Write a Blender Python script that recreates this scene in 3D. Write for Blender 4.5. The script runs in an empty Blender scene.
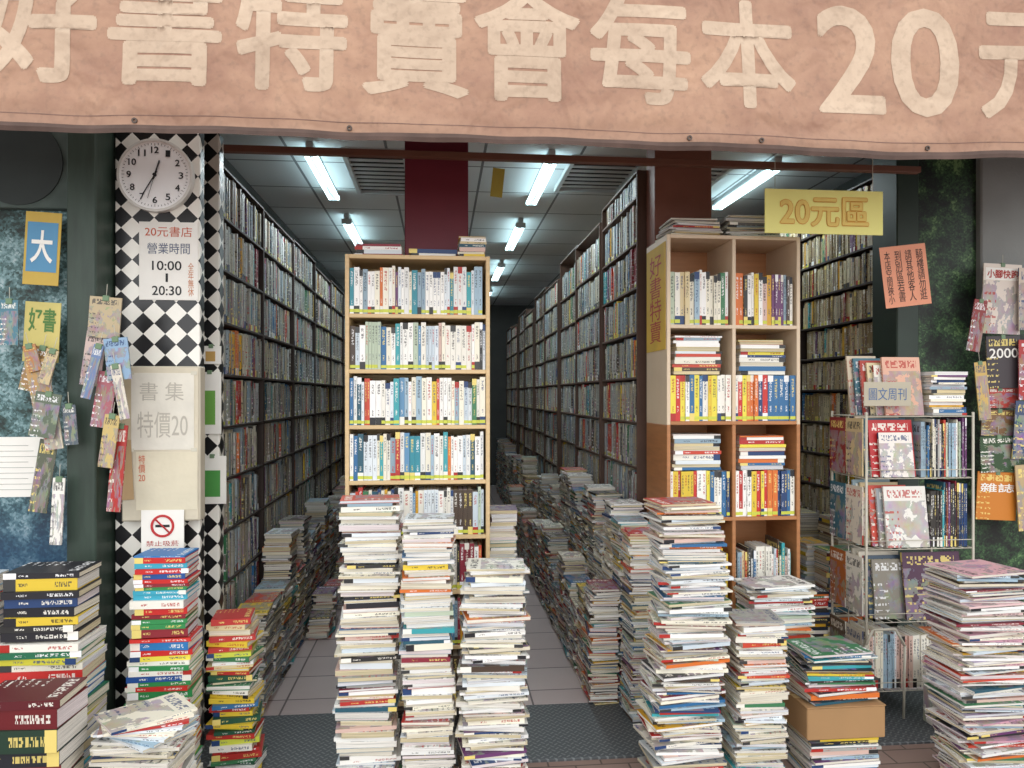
import bpy, bmesh, math, random
from mathutils import Vector, Matrix
R=random.Random(11)
sc=bpy.context.scene
COL=sc.collection
# ---------------- camera calibration (phone lens, eye height 1.5 m) -------------
F=740.0; H=1.5; TT=72/740.0; TH=math.atan(TT); CS=math.cos(TH); SN=math.sin(TH)
def X(px,Y):
    u=(px-512)/F
    return Y*(TT+u)/(1-u*TT)
def Z(px,py,Y):
    d=Y*CS+X(px,Y)*SN
    return H+(395-py)/F*d
cam=bpy.data.cameras.new('camera'); co=bpy.data.objects.new('camera',cam); COL.objects.link(co)
co.location=(0,0,H); co.rotation_euler=(math.pi/2,0,-TH)
cam.sensor_width=36; cam.lens=F/1024*36; cam.shift_y=11/1024; cam.clip_start=.05
sc.camera=co
sc.view_settings.view_transform='Standard'
sc.view_settings.exposure=0.0

# ---------------- colours / materials ----------------
def lin(c):
    if isinstance(c,str):
        c=[int(c[i:i+2],16)/255 for i in (0,2,4)]
    return tuple((x/12.92 if x<=.04045 else ((x+.055)/1.055)**2.4) for x in c)
def newmat(name):
    m=bpy.data.materials.new(name); m.use_nodes=True
    nt=m.node_tree; b=nt.nodes['Principled BSDF']
    return m,nt,b
def N(nt,t,**k):
    n=nt.nodes.new(t)
    for a,v in k.items(): setattr(n,a,v)
    return n
def MM(nt,op,a,b=None,c=None):
    n=nt.nodes.new('ShaderNodeMath'); n.operation=op
    for i,x in enumerate((a,b,c)):
        if x is None: continue
        if isinstance(x,(int,float)): n.inputs[i].default_value=x
        else: nt.links.new(x,n.inputs[i])
    return n.outputs[0]
def MIX(nt,f,a,b,mode='MIX'):
    n=nt.nodes.new('ShaderNodeMix'); n.data_type='RGBA'; n.blend_type=mode
    for s,x in ((n.inputs[0],f),(n.inputs[6],a),(n.inputs[7],b)):
        if isinstance(x,(int,float)): s.default_value=x
        elif isinstance(x,tuple): s.default_value=(x[0],x[1],x[2],1)
        else: nt.links.new(x,s)
    return n.outputs[2]
MC={}
def mat(name,col,rough=.6,metal=0,var=.15,scale=6,bump=0,bscale=60,stretch=(1,1,1),emit=0):
    if name in MC: return MC[name]
    m,nt,b=newmat(name); c=lin(col)
    tc=N(nt,'ShaderNodeTexCoord'); mp=N(nt,'ShaderNodeMapping'); mp.inputs['Scale'].default_value=stretch
    nt.links.new(tc.outputs['Object'],mp.inputs[0])
    nz=N(nt,'ShaderNodeTexNoise'); nz.inputs['Scale'].default_value=scale; nz.inputs['Detail'].default_value=5
    nt.links.new(mp.outputs[0],nz.inputs['Vector'])
    dark=tuple(x*(1-var*1.6) for x in c); lt=tuple(min(1,x*(1+var)) for x in c)
    o=MIX(nt,nz.outputs[0],dark,lt); nt.links.new(o,b.inputs['Base Color'])
    b.inputs['Roughness'].default_value=rough; b.inputs['Metallic'].default_value=metal
    if bump:
        n2=N(nt,'ShaderNodeTexNoise'); n2.inputs['Scale'].default_value=bscale
        nt.links.new(mp.outputs[0],n2.inputs['Vector'])
        bp=N(nt,'ShaderNodeBump'); bp.inputs['Strength'].default_value=bump; bp.inputs['Distance'].default_value=.01
        nt.links.new(n2.outputs[0],bp.inputs['Height']); nt.links.new(bp.outputs[0],b.inputs['Normal'])
    MC[name]=m; return m

def cover_material():
    m,nt,b=newmat('printed_cover')
    A=N(nt,'ShaderNodeAttribute',attribute_name='Col'); I=N(nt,'ShaderNodeAttribute',attribute_name='Ink')
    uv=N(nt,'ShaderNodeUVMap'); sp=N(nt,'ShaderNodeSeparateXYZ'); nt.links.new(uv.outputs[0],sp.inputs[0])
    u,v=sp.outputs[0],sp.outputs[1]; seed=A.outputs['Alpha']; sty=I.outputs['Alpha']
    def comb(a,bb,c):
        n=N(nt,'ShaderNodeCombineXYZ')
        for i,x in enumerate((a,bb,c)):
            if isinstance(x,(int,float)): n.inputs[i].default_value=x
            else: nt.links.new(x,n.inputs[i])
        return n.outputs[0]
    isS=MM(nt,'MULTIPLY',MM(nt,'GREATER_THAN',u,-.01),MM(nt,'LESS_THAN',u,1.01))
    isC=MM(nt,'GREATER_THAN',u,1.5)
    s100=MM(nt,'MULTIPLY',seed,917.3)
    def wn(vec):
        w=N(nt,'ShaderNodeTexWhiteNoise'); w.noise_dimensions='3D'; nt.links.new(vec,w.inputs['Vector']); return w
    NCH=16.0
    w=wn(comb(MM(nt,'FLOOR',MM(nt,'MULTIPLY',u,7.0)),MM(nt,'FLOOR',MM(nt,'MULTIPLY',v,NCH*5)),MM(nt,'FLOOR',s100)))
    g=MM(nt,'GREATER_THAN',w.outputs['Value'],.38)
    g=MM(nt,'MULTIPLY',g,MM(nt,'LESS_THAN',MM(nt,'FRACT',MM(nt,'MULTIPLY',v,NCH)),.8))
    g=MM(nt,'MULTIPLY',g,MM(nt,'MULTIPLY',MM(nt,'GREATER_THAN',u,.28),MM(nt,'LESS_THAN',u,.72)))
    lo=MM(nt,'ADD',.42,MM(nt,'MULTIPLY',seed,.3))
    g=MM(nt,'MULTIPLY',g,MM(nt,'MULTIPLY',MM(nt,'GREATER_THAN',v,lo),MM(nt,'LESS_THAN',v,.93)))
    g2=MM(nt,'MULTIPLY',MM(nt,'MULTIPLY',MM(nt,'GREATER_THAN',w.outputs['Value'],.5),MM(nt,'MULTIPLY',MM(nt,'GREATER_THAN',u,.36),MM(nt,'LESS_THAN',u,.64))),
        MM(nt,'MULTIPLY',MM(nt,'GREATER_THAN',v,.2),MM(nt,'LESS_THAN',v,.33)))
    g=MM(nt,'MULTIPLY',MM(nt,'MULTIPLY',MM(nt,'MAXIMUM',g,g2),isS),MM(nt,'GREATER_THAN',sty,-.5))
    band=MM(nt,'MULTIPLY',MM(nt,'MULTIPLY',MM(nt,'LESS_THAN',v,.17),MM(nt,'GREATER_THAN',seed,.6)),isS)
    band2=MM(nt,'MULTIPLY',MM(nt,'MULTIPLY',MM(nt,'GREATER_THAN',v,.86),MM(nt,'LESS_THAN',seed,.2)),isS)
    tag=MM(nt,'MULTIPLY',MM(nt,'MULTIPLY',MM(nt,'MULTIPLY',MM(nt,'GREATER_THAN',v,.03),MM(nt,'LESS_THAN',v,.1)),MM(nt,'MULTIPLY',MM(nt,'GREATER_THAN',sty,.3),MM(nt,'LESS_THAN',sty,1.5))),isS)
    cu=MM(nt,'SUBTRACT',u,2.0)
    nz=N(nt,'ShaderNodeTexNoise'); nz.inputs['Scale'].default_value=3.6; nz.inputs['Detail'].default_value=6; nz.inputs['Roughness'].default_value=.6
    nt.links.new(comb(cu,v,s100),nz.inputs['Vector'])
    hs=N(nt,'ShaderNodeHueSaturation'); hs.inputs['Saturation'].default_value=1.4; hs.inputs['Value'].default_value=.55
    nt.links.new(nz.outputs['Color'],hs.inputs['Color'])
    pic=MM(nt,'MULTIPLY',MM(nt,'MULTIPLY',MM(nt,'GREATER_THAN',nz.outputs[0],.48),MM(nt,'LESS_THAN',v,.76)),isC)
    pic=MM(nt,'MULTIPLY',pic,MM(nt,'LESS_THAN',sty,1.5))
    wc=wn(comb(MM(nt,'FLOOR',MM(nt,'MULTIPLY',cu,28.0)),MM(nt,'FLOOR',MM(nt,'MULTIPLY',v,36.0)),MM(nt,'FLOOR',s100)))
    mast=MM(nt,'MULTIPLY',MM(nt,'MULTIPLY',MM(nt,'GREATER_THAN',v,.81),MM(nt,'LESS_THAN',v,.94)),MM(nt,'GREATER_THAN',wc.outputs['Value'],.35))
    mast=MM(nt,'MULTIPLY',mast,MM(nt,'LESS_THAN',MM(nt,'FRACT',MM(nt,'MULTIPLY',cu,4.5)),.84))
    mast=MM(nt,'MULTIPLY',mast,MM(nt,'MULTIPLY',MM(nt,'GREATER_THAN',cu,.08),MM(nt,'LESS_THAN',cu,.9)))
    fine=MM(nt,'MULTIPLY',MM(nt,'MULTIPLY',MM(nt,'GREATER_THAN',wc.outputs['Value'],.6),MM(nt,'LESS_THAN',MM(nt,'FRACT',MM(nt,'MULTIPLY',v,9.0)),.35)),MM(nt,'MULTIPLY',MM(nt,'LESS_THAN',cu,.35),MM(nt,'LESS_THAN',v,.6)))
    cm=MM(nt,'MULTIPLY',MM(nt,'MAXIMUM',mast,fine),isC)
    c=A.outputs['Color']
    c=MIX(nt,MM(nt,'MULTIPLY',pic,.7),c,hs.outputs[0])
    c=MIX(nt,MM(nt,'MAXIMUM',band,band2),c,I.outputs['Color'])
    c=MIX(nt,MM(nt,'MULTIPLY',MM(nt,'MAXIMUM',g,cm),.8),c,I.outputs['Color'])
    c=MIX(nt,tag,c,lin('c9cf4a'))
    nt.links.new(c,b.inputs['Base Color']); b.inputs['Roughness'].default_value=.45
    return m
def page_material():
    m,nt,b=newmat('paper_pages')
    A=N(nt,'ShaderNodeAttribute',attribute_name='Col')
    uv=N(nt,'ShaderNodeUVMap'); mp=N(nt,'ShaderNodeMapping'); mp.inputs['Scale'].default_value=(700,4,1)
    nt.links.new(uv.outputs[0],mp.inputs[0])
    nz=N(nt,'ShaderNodeTexNoise'); nz.inputs['Scale'].default_value=1; nz.inputs['Detail'].default_value=3
    nt.links.new(mp.outputs[0],nz.inputs['Vector'])
    mr=N(nt,'ShaderNodeMapRange'); mr.inputs[1].default_value=.3; mr.inputs[2].default_value=.62; mr.inputs[3].default_value=.5; mr.inputs[4].default_value=1.04
    nt.links.new(nz.outputs[0],mr.inputs[0])
    cc=N(nt,'ShaderNodeCombineColor')
    for i in range(3): nt.links.new(mr.outputs[0],cc.inputs[i])
    c=MIX(nt,1.0,A.outputs['Color'],cc.outputs[0],'MULTIPLY')
    nt.links.new(c,b.inputs['Base Color']); b.inputs['Roughness'].default_value=.85
    return m
COVER=cover_material(); PAGES=page_material()

# ---------------- object helpers ----------------
ORG={}
def meta(o,label=None,cat=None,kind=None,group=None):
    if label: o['label']=label
    if cat: o['category']=cat
    if kind: o['kind']=kind
    if group: o['group']=group
    return o
def grp(name,label,cat,loc,group=None):
    e=bpy.data.objects.new(name,None); e.empty_display_size=.1
    e.location=loc; COL.objects.link(e); ORG[e]=Vector(loc)
    return meta(e,label,cat,None,group)
def place(name,me,parent=None,origin=None,**k):
    vs=[v.co for v in me.vertices]
    if origin is None:
        mn=[min(v[i] for v in vs) for i in range(3)]; mx=[max(v[i] for v in vs) for i in range(3)]
        origin=Vector(((mn[0]+mx[0])/2,(mn[1]+mx[1])/2,mn[2]))
    origin=Vector(origin)
    me.transform(Matrix.Translation(-origin))
    o=bpy.data.objects.new(name,me); COL.objects.link(o)
    if parent:
        o.parent=parent; o.location=origin-ORG[parent]
    else: o.location=origin
    ORG[o]=origin
    return meta(o,**k)
def box(name,x0,x1,y0,y1,z0,z1,m,parent=None,bev=.002,**k):
    bm=bmesh.new(); bmesh.ops.create_cube(bm,size=1)
    for v in bm.verts:
        v.co=Vector((x0 if v.co.x<0 else x1, y0 if v.co.y<0 else y1, z0 if v.co.z<0 else z1))
    if bev:
        b=min(bev,.3*min(abs(x1-x0),abs(y1-y0),abs(z1-z0)))
        bmesh.ops.bevel(bm,geom=bm.edges[:],offset=b,segments=1,affect='EDGES')
    bmesh.ops.recalc_face_normals(bm,faces=bm.faces[:])
    me=bpy.data.meshes.new(name); bm.to_mesh(me); bm.free(); me.materials.append(m)
    return place(name,me,parent,**k)
def rods(name,segs,r,m,parent=None,n=8,smooth=True,**k):
    bm=bmesh.new()
    for p,q in segs:
        p=Vector(p); q=Vector(q); d=q-p; L=d.length
        M=Matrix.Translation((p+q)/2)@d.to_track_quat('Z','Y').to_matrix().to_4x4()
        bmesh.ops.create_cone(bm,cap_ends=True,segments=n,radius1=r,radius2=r,depth=L,matrix=M)
    me=bpy.data.meshes.new(name); bm.to_mesh(me); bm.free(); me.materials.append(m)
    if smooth:
        for p in me.polygons: p.use_smooth=len(p.vertices)==4
    return place(name,me,parent,**k)
def ring(name,c,r0,r1,y0,y1,m,parent,n=48,**k):
    vs=[];fs=[]
    for i in range(n):
        a=2*math.pi*i/n; s,cc=math.sin(a),math.cos(a)
        for r,y in ((r1,y0),(r1,y1),(r0,y0),(r0,y1)):
            vs.append((c[0]+r*s,y,c[1]+r*cc))
    for i in range(n):
        j=(i+1)%n; a=i*4;b=j*4
        fs+= [(a,b,b+1,a+1),(a,a+2,b+2,b),(a+1,b+1,b+3,a+3)]
        if r0>0: fs.append((a+2,a+3,b+3,b+2))
    me=bpy.data.meshes.new(name); me.from_pydata(vs,[],fs); me.materials.append(m)
    return place(name,me,parent,**k)
def text_mesh(body,off=0.0,space=1.0):
    cu=bpy.data.curves.new('t','FONT'); cu.body=body; cu.offset=off; cu.align_x='CENTER'; cu.space_line=space; cu.resolution_u=4
    o=bpy.data.objects.new('t',cu); COL.objects.link(o); bpy.context.view_layer.update()
    dg=bpy.context.evaluated_depsgraph_get()
    me=bpy.data.meshes.new_from_object(o.evaluated_get(dg))
    bpy.data.objects.remove(o); bpy.data.curves.remove(cu)
    return me
def text(body,x0,x1,z0,z1,y,m,parent,name='lettering',off=0.0,space=1.0,wrap=None,bold=0,**k):
    me=text_mesh(body,off,space)
    if not me.vertices: return None
    xs=[v.co.x for v in me.vertices]; ys=[v.co.y for v in me.vertices]
    a,b,c,d=min(xs),max(xs),min(ys),max(ys)
    for v in me.vertices:
        fx=(v.co.x-a)/max(b-a,1e-6); fz=(v.co.y-c)/max(d-c,1e-6)
        v.co=Vector((x0+(x1-x0)*fx,y,z0+(z1-z0)*fz))
    if wrap:
        bm=bmesh.new(); bm.from_mesh(me); bmesh.ops.triangulate(bm,faces=bm.faces[:])
        for it in range(7):
            es=[e for e in bm.edges if e.calc_length()>.025]
            if not es: break
            bmesh.ops.subdivide_edges(bm,edges=es,cuts=1)
            bmesh.ops.triangulate(bm,faces=[f for f in bm.faces if len(f.verts)>3])
        me2=bpy.data.meshes.new('t'); bm.to_mesh(me2); bm.free(); me=me2
    if wrap or bold:
        V=[v.co.copy() for v in me.vertices]; Fc=[tuple(p.vertices) for p in me.polygons]
        vs=[];fs=[]
        sh=[(0,0)]+[(bold*math.cos(i*math.pi/4),bold*math.sin(i*math.pi/4)) for i in range(8)]
        for i,(dx,dz) in enumerate(sh):
            o=len(vs)
            for v in V:
                x,z=v.x+dx,v.z+dz; vs.append((x,(wrap(x,z)-.0014 if wrap else y)-(.00002 if wrap else .00006)*i,z))
            fs+=[tuple(q+o for q in f) for f in Fc]
        me=bpy.data.meshes.new(name); me.from_pydata(vs,[],fs)
        if wrap:
            for p in me.polygons: p.use_smooth=True
    me.materials.clear(); me.materials.append(m)
    return place(name,me,parent,**k)

# ---------------- books ----------------
WHITES=['f4f2ec','ece8dc','e6e6e2','f0ead6','dfe6ea','e9e3d0','f6f4f0']
MIDS=['c8d4dc','9fb9c9','d9c79a','b9c7b0','d8b8ac','a7a7a2','c9bfa8','8fa6b4']
DEEPS=['b5302c','c8452f','23406f','2f6a9a','1f1f26','2b2b2b','3c7a52','d8a52c','e0c13a','6a3b6b','8a2a3a','27586a','d9722e','4a3a2e','3aa0a8']
CYC={'dict':['1f3a2c','6a1a20','5c1620','1c3a30','7a2026','20242c'],'i':0}
def pick(mode):
    r=R.random()
    if mode=='light': return R.choice(WHITES) if r<.55 else (R.choice(MIDS) if r<.78 else R.choice(DEEPS))
    if mode=='gloss': return R.choice(WHITES) if r<.4 else (R.choice(['d8a8b0','c898a8','b8a8c4','9fb9c9','d8b8ac','c8d4dc','e0c0c0']) if r<.8 else R.choice(DEEPS))
    if mode=='cool': return R.choice(WHITES) if r<.5 else (R.choice(['c8d4dc','9fb9c9','b9c7b0','8fa6b4','5f8fb4','d8b8ac','2f8a9a']) if r<.72 else R.choice(DEEPS))
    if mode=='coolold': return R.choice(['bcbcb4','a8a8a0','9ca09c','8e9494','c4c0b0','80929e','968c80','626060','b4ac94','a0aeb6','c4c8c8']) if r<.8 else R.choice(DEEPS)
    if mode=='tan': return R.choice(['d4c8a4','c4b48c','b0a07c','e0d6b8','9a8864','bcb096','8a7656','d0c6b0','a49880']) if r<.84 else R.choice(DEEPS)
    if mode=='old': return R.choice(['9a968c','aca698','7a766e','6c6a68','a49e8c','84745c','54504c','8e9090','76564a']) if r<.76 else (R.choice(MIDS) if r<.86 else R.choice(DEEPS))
    if mode=='warm': return R.choice(['c8302a','e0c13a','f1ede2','d9722e','e9d94a','b5302c','f4f2ec','ece8dc','23406f','2f6a9a','f4f2ec','e6e6e2'])
    if mode=='dark': return R.choice(DEEPS+['1c2430','34302c','5c1f1f'])
    if mode=='dict': CYC['i']+=1; return CYC['dict'][CYC['i']%6]
    if mode=='top': CYC['i']+=1; return ['e0c13a','1f1f26','2b2b2b','e0c13a','1a1c24','23406f','1f1f26'][CYC['i']%7]
    if mode=='low': return R.choice(['2a78b8','e7e2d2','1f6a4a','c9c23a','3aa6c0','f1ede2','c8302c','1f4f96'])
    if mode=='bright': return R.choice(['d0302a','e7c62e','2a78b8','c9241f','f1ede2','3aa6c0','b01f24','2f8a4c','1f4f96','e9d94a','8a1f2c','b8262a'])
    if mode=='mixed': return R.choice(['3c7a52','e0c13a','f1ede2','2f6a9a','b5302c','d9c79a','1f4f3a','e6e6e2','c9cf4a'])
    return R.choice(WHITES+MIDS+DEEPS)
def cname(h):
    r,g,b=[int(h[i:i+2],16)/255 for i in (0,2,4)]
    mx,mn=max(r,g,b),min(r,g,b)
    if mx-mn<.13: return 'white' if mx>.85 else ('grey' if mx>.4 else 'black')
    if r>=g>=b: return ('cream' if mn>.7 else ('yellow' if g>.68 else ('orange' if g>.42 and r>.7 else ('brown' if g>.25 and mx<.62 else 'red'))))
    if b==mx: return 'purple' if r>g*1.15 else ('pale blue' if mn>.5 else 'blue')
    if g==mx: return 'green'
    return 'pink' if b>g and mx>.7 else 'red'
PAPER=['efe9da','eae3d0','f3f0e8','ddd0ae','ebe6dc','e8dfc8','f4f2ee','d6c8a4','dfe0e4','e8dcdc']
class MB:
    def __init__(s): s.v=[];s.f=[];s.m=[];s.uv=[];s.c=[];s.i=[]
    def book(s,O,A,B,C,t,h,d,col,ink,k=.0016,ins=.0015,style=0.0,paper=None):
        base=len(s.v); seed=R.random()
        col=(*lin(col),seed); ink=(*lin(ink),style)
        pc=(*lin(paper or R.choice(PAPER)),seed)
        Ox,Oy,Oz=O
        def P(a,b,c): s.v.append((Ox+A[0]*a+B[0]*b+C[0]*c,Oy+A[1]*a+B[1]*b+C[1]*c,Oz+A[2]*a+B[2]*b+C[2]*c))
        prof=[(0,d),(0,0),(t,0),(t,d),(t-k,d),(t-k,k),(k,k),(k,d)]
        for b in (0,h):
            for a,c in prof: P(a,b,c)
        for b in (ins,h-ins):
            for a,c in ((k,k*.5),(t-k,k*.5),(t-k,d-ins),(k,d-ins)): P(a,b,c)
        def q(ids,m,uvs):
            s.f.append(tuple(base+i for i in ids)); s.m.append(m)
            s.uv+=uvs; cc=pc if m else col
            s.c+= [cc]*4; s.i+=[ink]*4
        no=[(-1,-1)]*4
        q((1,0,8,9),0,[(2,0),(3,0),(3,1),(2,1)])
        q((2,1,9,10),0,[(1,0),(0,0),(0,1),(1,1)])
        q((3,2,10,11),0,[(2,0),(3,0),(3,1),(2,1)])
        q((0,7,15,8),0,no); q((4,3,11,12),0,no)
        for z in (0,8):
            q((z+0,z+1,z+6,z+7),0,no);q((z+1,z+2,z+5,z+6),0,no);q((z+2,z+3,z+4,z+5),0,no)
        e=16; r0=R.random()*.3
        q((e+3,e+2,e+6,e+7),1,[(r0,0),(r0+t,0),(r0+t,h),(r0,h)])
        q((e+0,e+1,e+2,e+3),1,[(r0,0),(r0+t,0),(r0+t,d),(r0,d)])
        q((e+4,e+5,e+6,e+7),1,[(r0,0),(r0+t,0),(r0+t,d),(r0,d)])
        q((e+1,e+2,e+6,e+5),1,no); q((e+0,e+3,e+7,e+4),1,no)
    def mesh(s,name):
        me=bpy.data.meshes.new(name); me.from_pydata(s.v,[],s.f)
        me.materials.append(COVER); me.materials.append(PAGES)
        me.polygons.foreach_set('material_index',s.m)
        u=me.uv_layers.new(name='UVMap'); u.data.foreach_set('uv',[x for p in s.uv for x in p])
        for nm,dat in (('Col',s.c),('Ink',s.i)):
            a=me.color_attributes.new(name=nm,type='FLOAT_COLOR',domain='CORNER')
            a.data.foreach_set('color',[x for p in dat for x in p])
        me.update(); return me
STUFF={'book':MB(),'magazine':MB()}
COUNT={}
def emit(target,O,A,B,C,t,h,d,col,ink,name='book',cat='book',group=None,label=None,**k):
    if target is not None:
        target.book(O,A,B,C,t,h,d,col,ink,**k); return None
    mb=MB(); mb.book(O,A,B,C,t,h,d,col,ink,**k)
    COUNT[name]=COUNT.get(name,0)+1
    return place(name,mb.mesh(name),label=label,cat=cat,group=group)
def inkfor(col):
    r=sum(lin(col))/3
    return R.choice(['1d1d22','b0281f','23406f','2b2b2b','3a3a3a']) if r>.35 else R.choice(['f2efe4','e8d27a','f4f4f4'])
def row(target,O,A,C,L,hmin,hmax,depth,mode='light',tmin=.012,tmax=.032,group=None,lab='shelf',tag=.8,fill=1.0,name='book'):
    s=0.001; B=(0,0,1); lim=L*fill
    run=0
    while True:
        if run<=0 and R.random()<.12: run=R.randint(2,5); runcol=(pick(mode),R.uniform(tmin,tmax),R.uniform(hmin,hmax))
        if run>0: col,t,h=runcol; run-=1
        else: col=pick(mode); t=R.uniform(tmin,tmax); h=R.uniform(hmin,hmax)
        if s+t>lim: break
        d=min(depth,R.uniform(.13,.155)); off=R.uniform(.002,.016)
        o=(O[0]+A[0]*s+C[0]*off,O[1]+A[1]*s+C[1]*off,O[2]+.0005)
        emit(target,o,A,B,C,t,h,d,col,inkfor(col),name=name,group=group,style=(.6 if R.random()<tag else 0),
             label=f'{cname(col)} {"thick" if t>.024 else "slim"} paperback standing {lab}')
        s+=t+.0006
def stack(target,x,y,z0,ztop,w,d,mode='light',tmin=.008,tmax=.022,name='paperback_book',cat='book',group=None,lab='in a tall stack on the ground',
          spine=.35,jit=.009,ang=5,lean=(0,0),base=0,wob=.01,kind='paperback',grow=.05,k=.0012,style=0.0,wmin=.9):
    z=z0; ph=R.random()*6
    while z<ztop-.004:
        t=min(R.uniform(tmin,tmax)*(1.0 if R.random()<.8 else 1.4),max(.006,ztop-z)); f=(z-z0)/max(ztop-z0,.01)
        col=pick(mode)
        ww=w*(1+grow*(1-f))*R.uniform(wmin,1.0); dd=d*R.uniform(.9,1.03)
        a=math.radians(base+R.uniform(-ang,ang))
        flip = R.random()<spine
        B=(math.cos(a),math.sin(a),0); C=(-math.sin(a),math.cos(a),0)
        if not flip: B=(-B[0],-B[1],0); C=(-C[0],-C[1],0)
        cx=x+lean[0]*f+R.uniform(-jit,jit)+wob*math.sin(z*7+ph); cy=y+lean[1]*f+R.uniform(-jit,jit)
        O=(cx-B[0]*ww/2-C[0]*dd/2,cy-B[1]*ww/2-C[1]*dd/2,z)
        st=style if style else (-1.0 if R.random()<.55 else 0.0)
        emit(target,O,(0,0,1),B,C,t,ww,dd,col,inkfor(col),name=name,cat=cat,group=group,k=k,ins=.001,style=st,
             label=f'{cname(col)} {kind} {lab}')
        z+=t+.0004
    return z

# ---------------- structural materials ----------------
wood_lt=mat('pale_birch_wood','d9bb8c',.5,var=.14,scale=5,stretch=(1,1,12))
wood_or=mat('orange_wood','b47a4c',.5,var=.2,scale=5,stretch=(1,1,10))
wood_cream=mat('cream_laminate','dcc6aa',.45,var=.08)
wood_dk=mat('dark_brown_wood','3a2c26',.55,var=.25,scale=6,stretch=(1,8,1))
wood_md=mat('mid_brown_wood','5e463a',.55,var=.25,scale=6,stretch=(1,8,1))
white_p=mat('white_paper','f2efe8',.8,var=.05,scale=12)
aged_p=mat('aged_paper','e2ddd0',.85,var=.14,scale=9,bump=.3,bscale=18)
black_i=mat('black_ink','17171a',.6)
red_i=mat('red_ink','b5322c',.6)
or_i=mat('orange_red_ink','cc5a34',.6)
blue_i=mat('blue_ink','4a6c9a',.6)
faint_i=mat('faded_ink','beb8ac',.8)
string_m=mat('white_string','c9c4b4',.8)
wire_w=mat('white_coated_wire','c4beae',.5,var=.15)
clipm=mat('green_clip','6f8a6a',.5)

def tile_floor():
    m,nt,b=newmat('mauve_floor_tiles')
    tc=N(nt,'ShaderNodeTexCoord'); br=N(nt,'ShaderNodeTexBrick'); br.offset=0; br.squash=1
    br.inputs['Scale'].default_value=1; br.inputs['Brick Width'].default_value=.3; br.inputs['Row Height'].default_value=.3
    br.inputs['Mortar Size'].default_value=.005
    br.inputs['Color1'].default_value=(*lin('c2b2b2'),1); br.inputs['Color2'].default_value=(*lin('ccbebc'),1); br.inputs['Mortar'].default_value=(*lin('5c5152'),1)
    nt.links.new(tc.outputs['Object'],br.inputs['Vector'])
    nz=N(nt,'ShaderNodeTexNoise'); nz.inputs['Scale'].default_value=5; nt.links.new(tc.outputs['Object'],nz.inputs['Vector'])
    c=MIX(nt,MM(nt,'MULTIPLY',nz.outputs[0],.3),br.outputs[0],lin('8c807c'))
    nt.links.new(c,b.inputs['Base Color']); b.inputs['Roughness'].default_value=.35
    return m
def checker_tiles():
    m,nt,b=newmat('diamond_black_white_tiles')
    tc=N(nt,'ShaderNodeTexCoord'); sp=N(nt,'ShaderNodeSeparateXYZ'); nt.links.new(tc.outputs['Object'],sp.inputs[0])
    h=MM(nt,'ADD',sp.outputs[0],sp.outputs[1]); z=sp.outputs[2]; s=1/.062
    p=MM(nt,'MULTIPLY',MM(nt,'ADD',h,z),s*.7071); q=MM(nt,'MULTIPLY',MM(nt,'SUBTRACT',h,z),s*.7071)
    k=MM(nt,'FLOORED_MODULO',MM(nt,'ADD',MM(nt,'FLOOR',p),MM(nt,'FLOOR',q)),2.0)
    c=MIX(nt,k,lin('f2efe6'),lin('18181b'))
    nt.links.new(c,b.inputs['Base Color']); b.inputs['Roughness'].default_value=.3
    return m
def plate():
    m,nt,b=newmat('chequered_steel_plate')
    tc=N(nt,'ShaderNodeTexCoord'); sp=N(nt,'ShaderNodeSeparateXYZ'); nt.links.new(tc.outputs['Object'],sp.inputs[0])
    s=28.0
    p=MM(nt,'MULTIPLY',MM(nt,'ADD',sp.outputs[0],sp.outputs[1]),s); q=MM(nt,'MULTIPLY',MM(nt,'SUBTRACT',sp.outputs[0],sp.outputs[1]),s)
    fp=MM(nt,'ABSOLUTE',MM(nt,'SUBTRACT',MM(nt,'FRACT',p),.5)); fq=MM(nt,'ABSOLUTE',MM(nt,'SUBTRACT',MM(nt,'FRACT',q),.5))
    par=MM(nt,'FLOORED_MODULO',MM(nt,'ADD',MM(nt,'FLOOR',p),MM(nt,'FLOOR',q)),2.0)
    b1=MM(nt,'MULTIPLY',MM(nt,'LESS_THAN',fp,.13),MM(nt,'LESS_THAN',fq,.42)); b2=MM(nt,'MULTIPLY',MM(nt,'LESS_THAN',fq,.13),MM(nt,'LESS_THAN',fp,.42))
    h=MM(nt,'ADD',MM(nt,'MULTIPLY',b1,par),MM(nt,'MULTIPLY',b2,MM(nt,'SUBTRACT',1.0,par)))
    c=MIX(nt,h,lin('54585b'),lin('7c8082')); nt.links.new(c,b.inputs['Base Color'])
    bp=N(nt,'ShaderNodeBump'); bp.inputs['Strength'].default_value=.5; bp.inputs['Distance'].default_value=.003
    nt.links.new(h,bp.inputs['Height']); nt.links.new(bp.outputs[0],b.inputs['Normal'])
    b.inputs['Roughness'].default_value=.5; b.inputs['Metallic'].default_value=.25
    return m
def pavement():
    m,nt,b=newmat('red_brick_pavement')
    tc=N(nt,'ShaderNodeTexCoord'); br=N(nt,'ShaderNodeTexBrick')
    br.inputs['Scale'].default_value=1; br.inputs['Brick Width'].default_value=.22; br.inputs['Row Height'].default_value=.11; br.inputs['Mortar Size'].default_value=.004
    br.inputs['Color1'].default_value=(*lin('8a7268'),1); br.inputs['Color2'].default_value=(*lin('967e74'),1); br.inputs['Mortar'].default_value=(*lin('5e5048'),1)
    nt.links.new(tc.outputs['Object'],br.inputs['Vector']); nt.links.new(br.outputs[0],b.inputs['Base Color']); b.inputs['Roughness'].default_value=.8
    return m
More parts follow.
